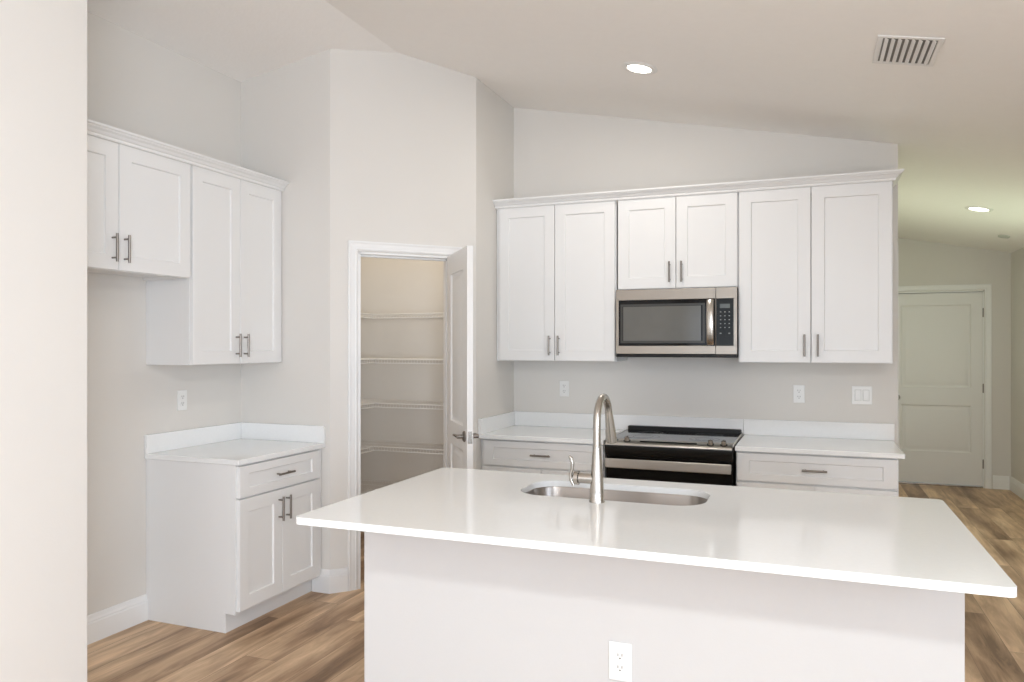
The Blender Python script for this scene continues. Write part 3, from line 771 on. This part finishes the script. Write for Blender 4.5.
# ceiling vent
t = thing('ceiling_vent', 'white louvered air vent on the sloped ceiling above the island', 'vent', on_ceiling(0.386, 3.67), 0)
t.rotation_euler = (0, TILT, 0)
vw, vh = 0.125, 0.165
bm = bmesh.new(); fw = 0.022
sweep(bm, [(-vw + fw, -vh + fw, 0), (vw - fw, -vh + fw, 0), (vw - fw, vh - fw, 0), (-vw + fw, vh - fw, 0)][::-1] , [(0, 0), (0, -0.010), (fw, -0.003), (fw, 0)], (0, 0, 1)); bm.free()
bm = B((-vw, vw, -vh, -vh + fw, -0.007, -0.0005), (-vw, vw, vh - fw, vh, -0.007, -0.0005), (-vw, -vw + fw, -vh + fw, vh - fw, -0.007, -0.0005), (vw - fw, vw, -vh + fw, vh - fw, -0.007, -0.0005))
obj('frame', bm, M['vent'], t, bevel=0.003)
obj('duct_opening', B((-vw + fw, vw - fw, -vh + fw, vh - fw, -0.0022, -0.0008)), M['duct'], t)
bm = bmesh.new(); nL = 8; pitch = 2 * (vw - fw) / nL
for i in range(nL):
    xc = -vw + fw + (i + 0.5) * pitch
    q = [(xc - 0.006, -0.0035), (xc + 0.008, -0.012), (xc + 0.0092, -0.0108), (xc - 0.0045, -0.0025)]
    a = [bm.verts.new((x, -vh + fw, z)) for x, z in q]; b = [bm.verts.new((x, vh - fw, z)) for x, z in q]
    bm.faces.new(a); bm.faces.new(b[::-1])
    for k in range(4): bm.faces.new((a[k], b[k], b[(k + 1) % 4], a[(k + 1) % 4]))
obj('louvers', bm, M['vent'], t)
# small round cover on the hall ceiling
s = obj('smoke_detector', LA([(0.048, -0.0005), (0.048, -0.012), (0.042, -0.018), (0.02, -0.021), (0, -0.021)], seg=32), M['sensor'])
s.location = on_ceiling(1.66, 8.17); s.rotation_euler = (0, TILT, 0)
tag(s, 'small round grey smoke detector on the hallway ceiling near the entry door', 'detector')

# ------------------------------------------------------------------ pantry wire shelves
PX1 = X3 - TW - 0.004; PY0 = Y2 + TW + 0.004; SD = 0.32
def run_wires(bm, horizontal_x, a0, a1, wall_c, front_c, z):
    """deck of thin wires: cross wires from wall to front every 25 mm with a turned-down lip, plus long wires"""
    r = 0.0016; n_ = int((a1 - a0) / 0.025)
    def P(a, c_, zz): return (a, c_, zz) if horizontal_x else (c_, a, zz)
    for i in range(n_ + 1):
        a = a0 + 0.006 + i * 0.025
        if a > a1 - 0.004: break
        tube(bm, [P(a, wall_c, z), P(a, front_c, z), P(a, front_c, z - 0.028)], r, 5)
def shelf(z, label):
    t = thing('wire_shelf', label, 'shelf', (XL, YB, z - 0.03), 0, 'white wire shelves in the pantry')
    oz = 0.03; lx = lambda x: x - XL; ly = lambda y: y - YB
    bm = bmesh.new(); run_wires(bm, True, 0.004, lx(PX1), -0.004, -SD, oz)
    obj('back_deck', bm, M['wire'], t)
    bm = bmesh.new()
    for c_, zz, r in ((-SD, oz - 0.002, 0.0036), (-SD, oz - 0.030, 0.0036), (-0.008, oz - 0.004, 0.003), (-SD / 2, oz - 0.0035, 0.0025)):
        tube(bm, [(0.004 if c_ > -SD + 0.01 else SD, c_, zz), (lx(PX1), c_, zz)], r, 8)
    obj('back_rails', bm, M['wire'], t)
    bm = bmesh.new(); run_wires(bm, False, ly(PY0), -SD - 0.004, 0.004, SD, oz)
    obj('side_deck', bm, M['wire'], t)
    bm = bmesh.new()
    for c_, zz, r in ((SD, oz - 0.002, 0.0036), (SD, oz - 0.030, 0.0036), (0.008, oz - 0.004, 0.003), (SD / 2, oz - 0.0035, 0.0025)):
        tube(bm, [(c_, ly(PY0), zz), (c_, -SD, zz)], r, 8)
    obj('side_rails', bm, M['wire'], t)
names = ['top', 'second from the top', 'middle', 'fourth from the top', 'lowest']
for z, nme in zip((1.722, 1.386, 1.058, 0.735, 0.415), names):
    lab = {'top': 'topmost white wire shelf in the open pantry', 'second from the top': 'second white wire shelf from the top in the open pantry', 'middle': 'third white wire shelf from the top, level with the counter backsplashes',
           'fourth from the top': 'fourth white wire shelf from the top in the open pantry', 'lowest': 'lowest white wire shelf in the pantry, just above the island edge'}[nme]
    shelf(z, lab)

# lawn outside the hall and side windows
g = obj('lawn', B((2.06, 14, -9, 16, -0.25, -0.2)), grass_mat(), smooth=False); g['kind'] = 'structure'
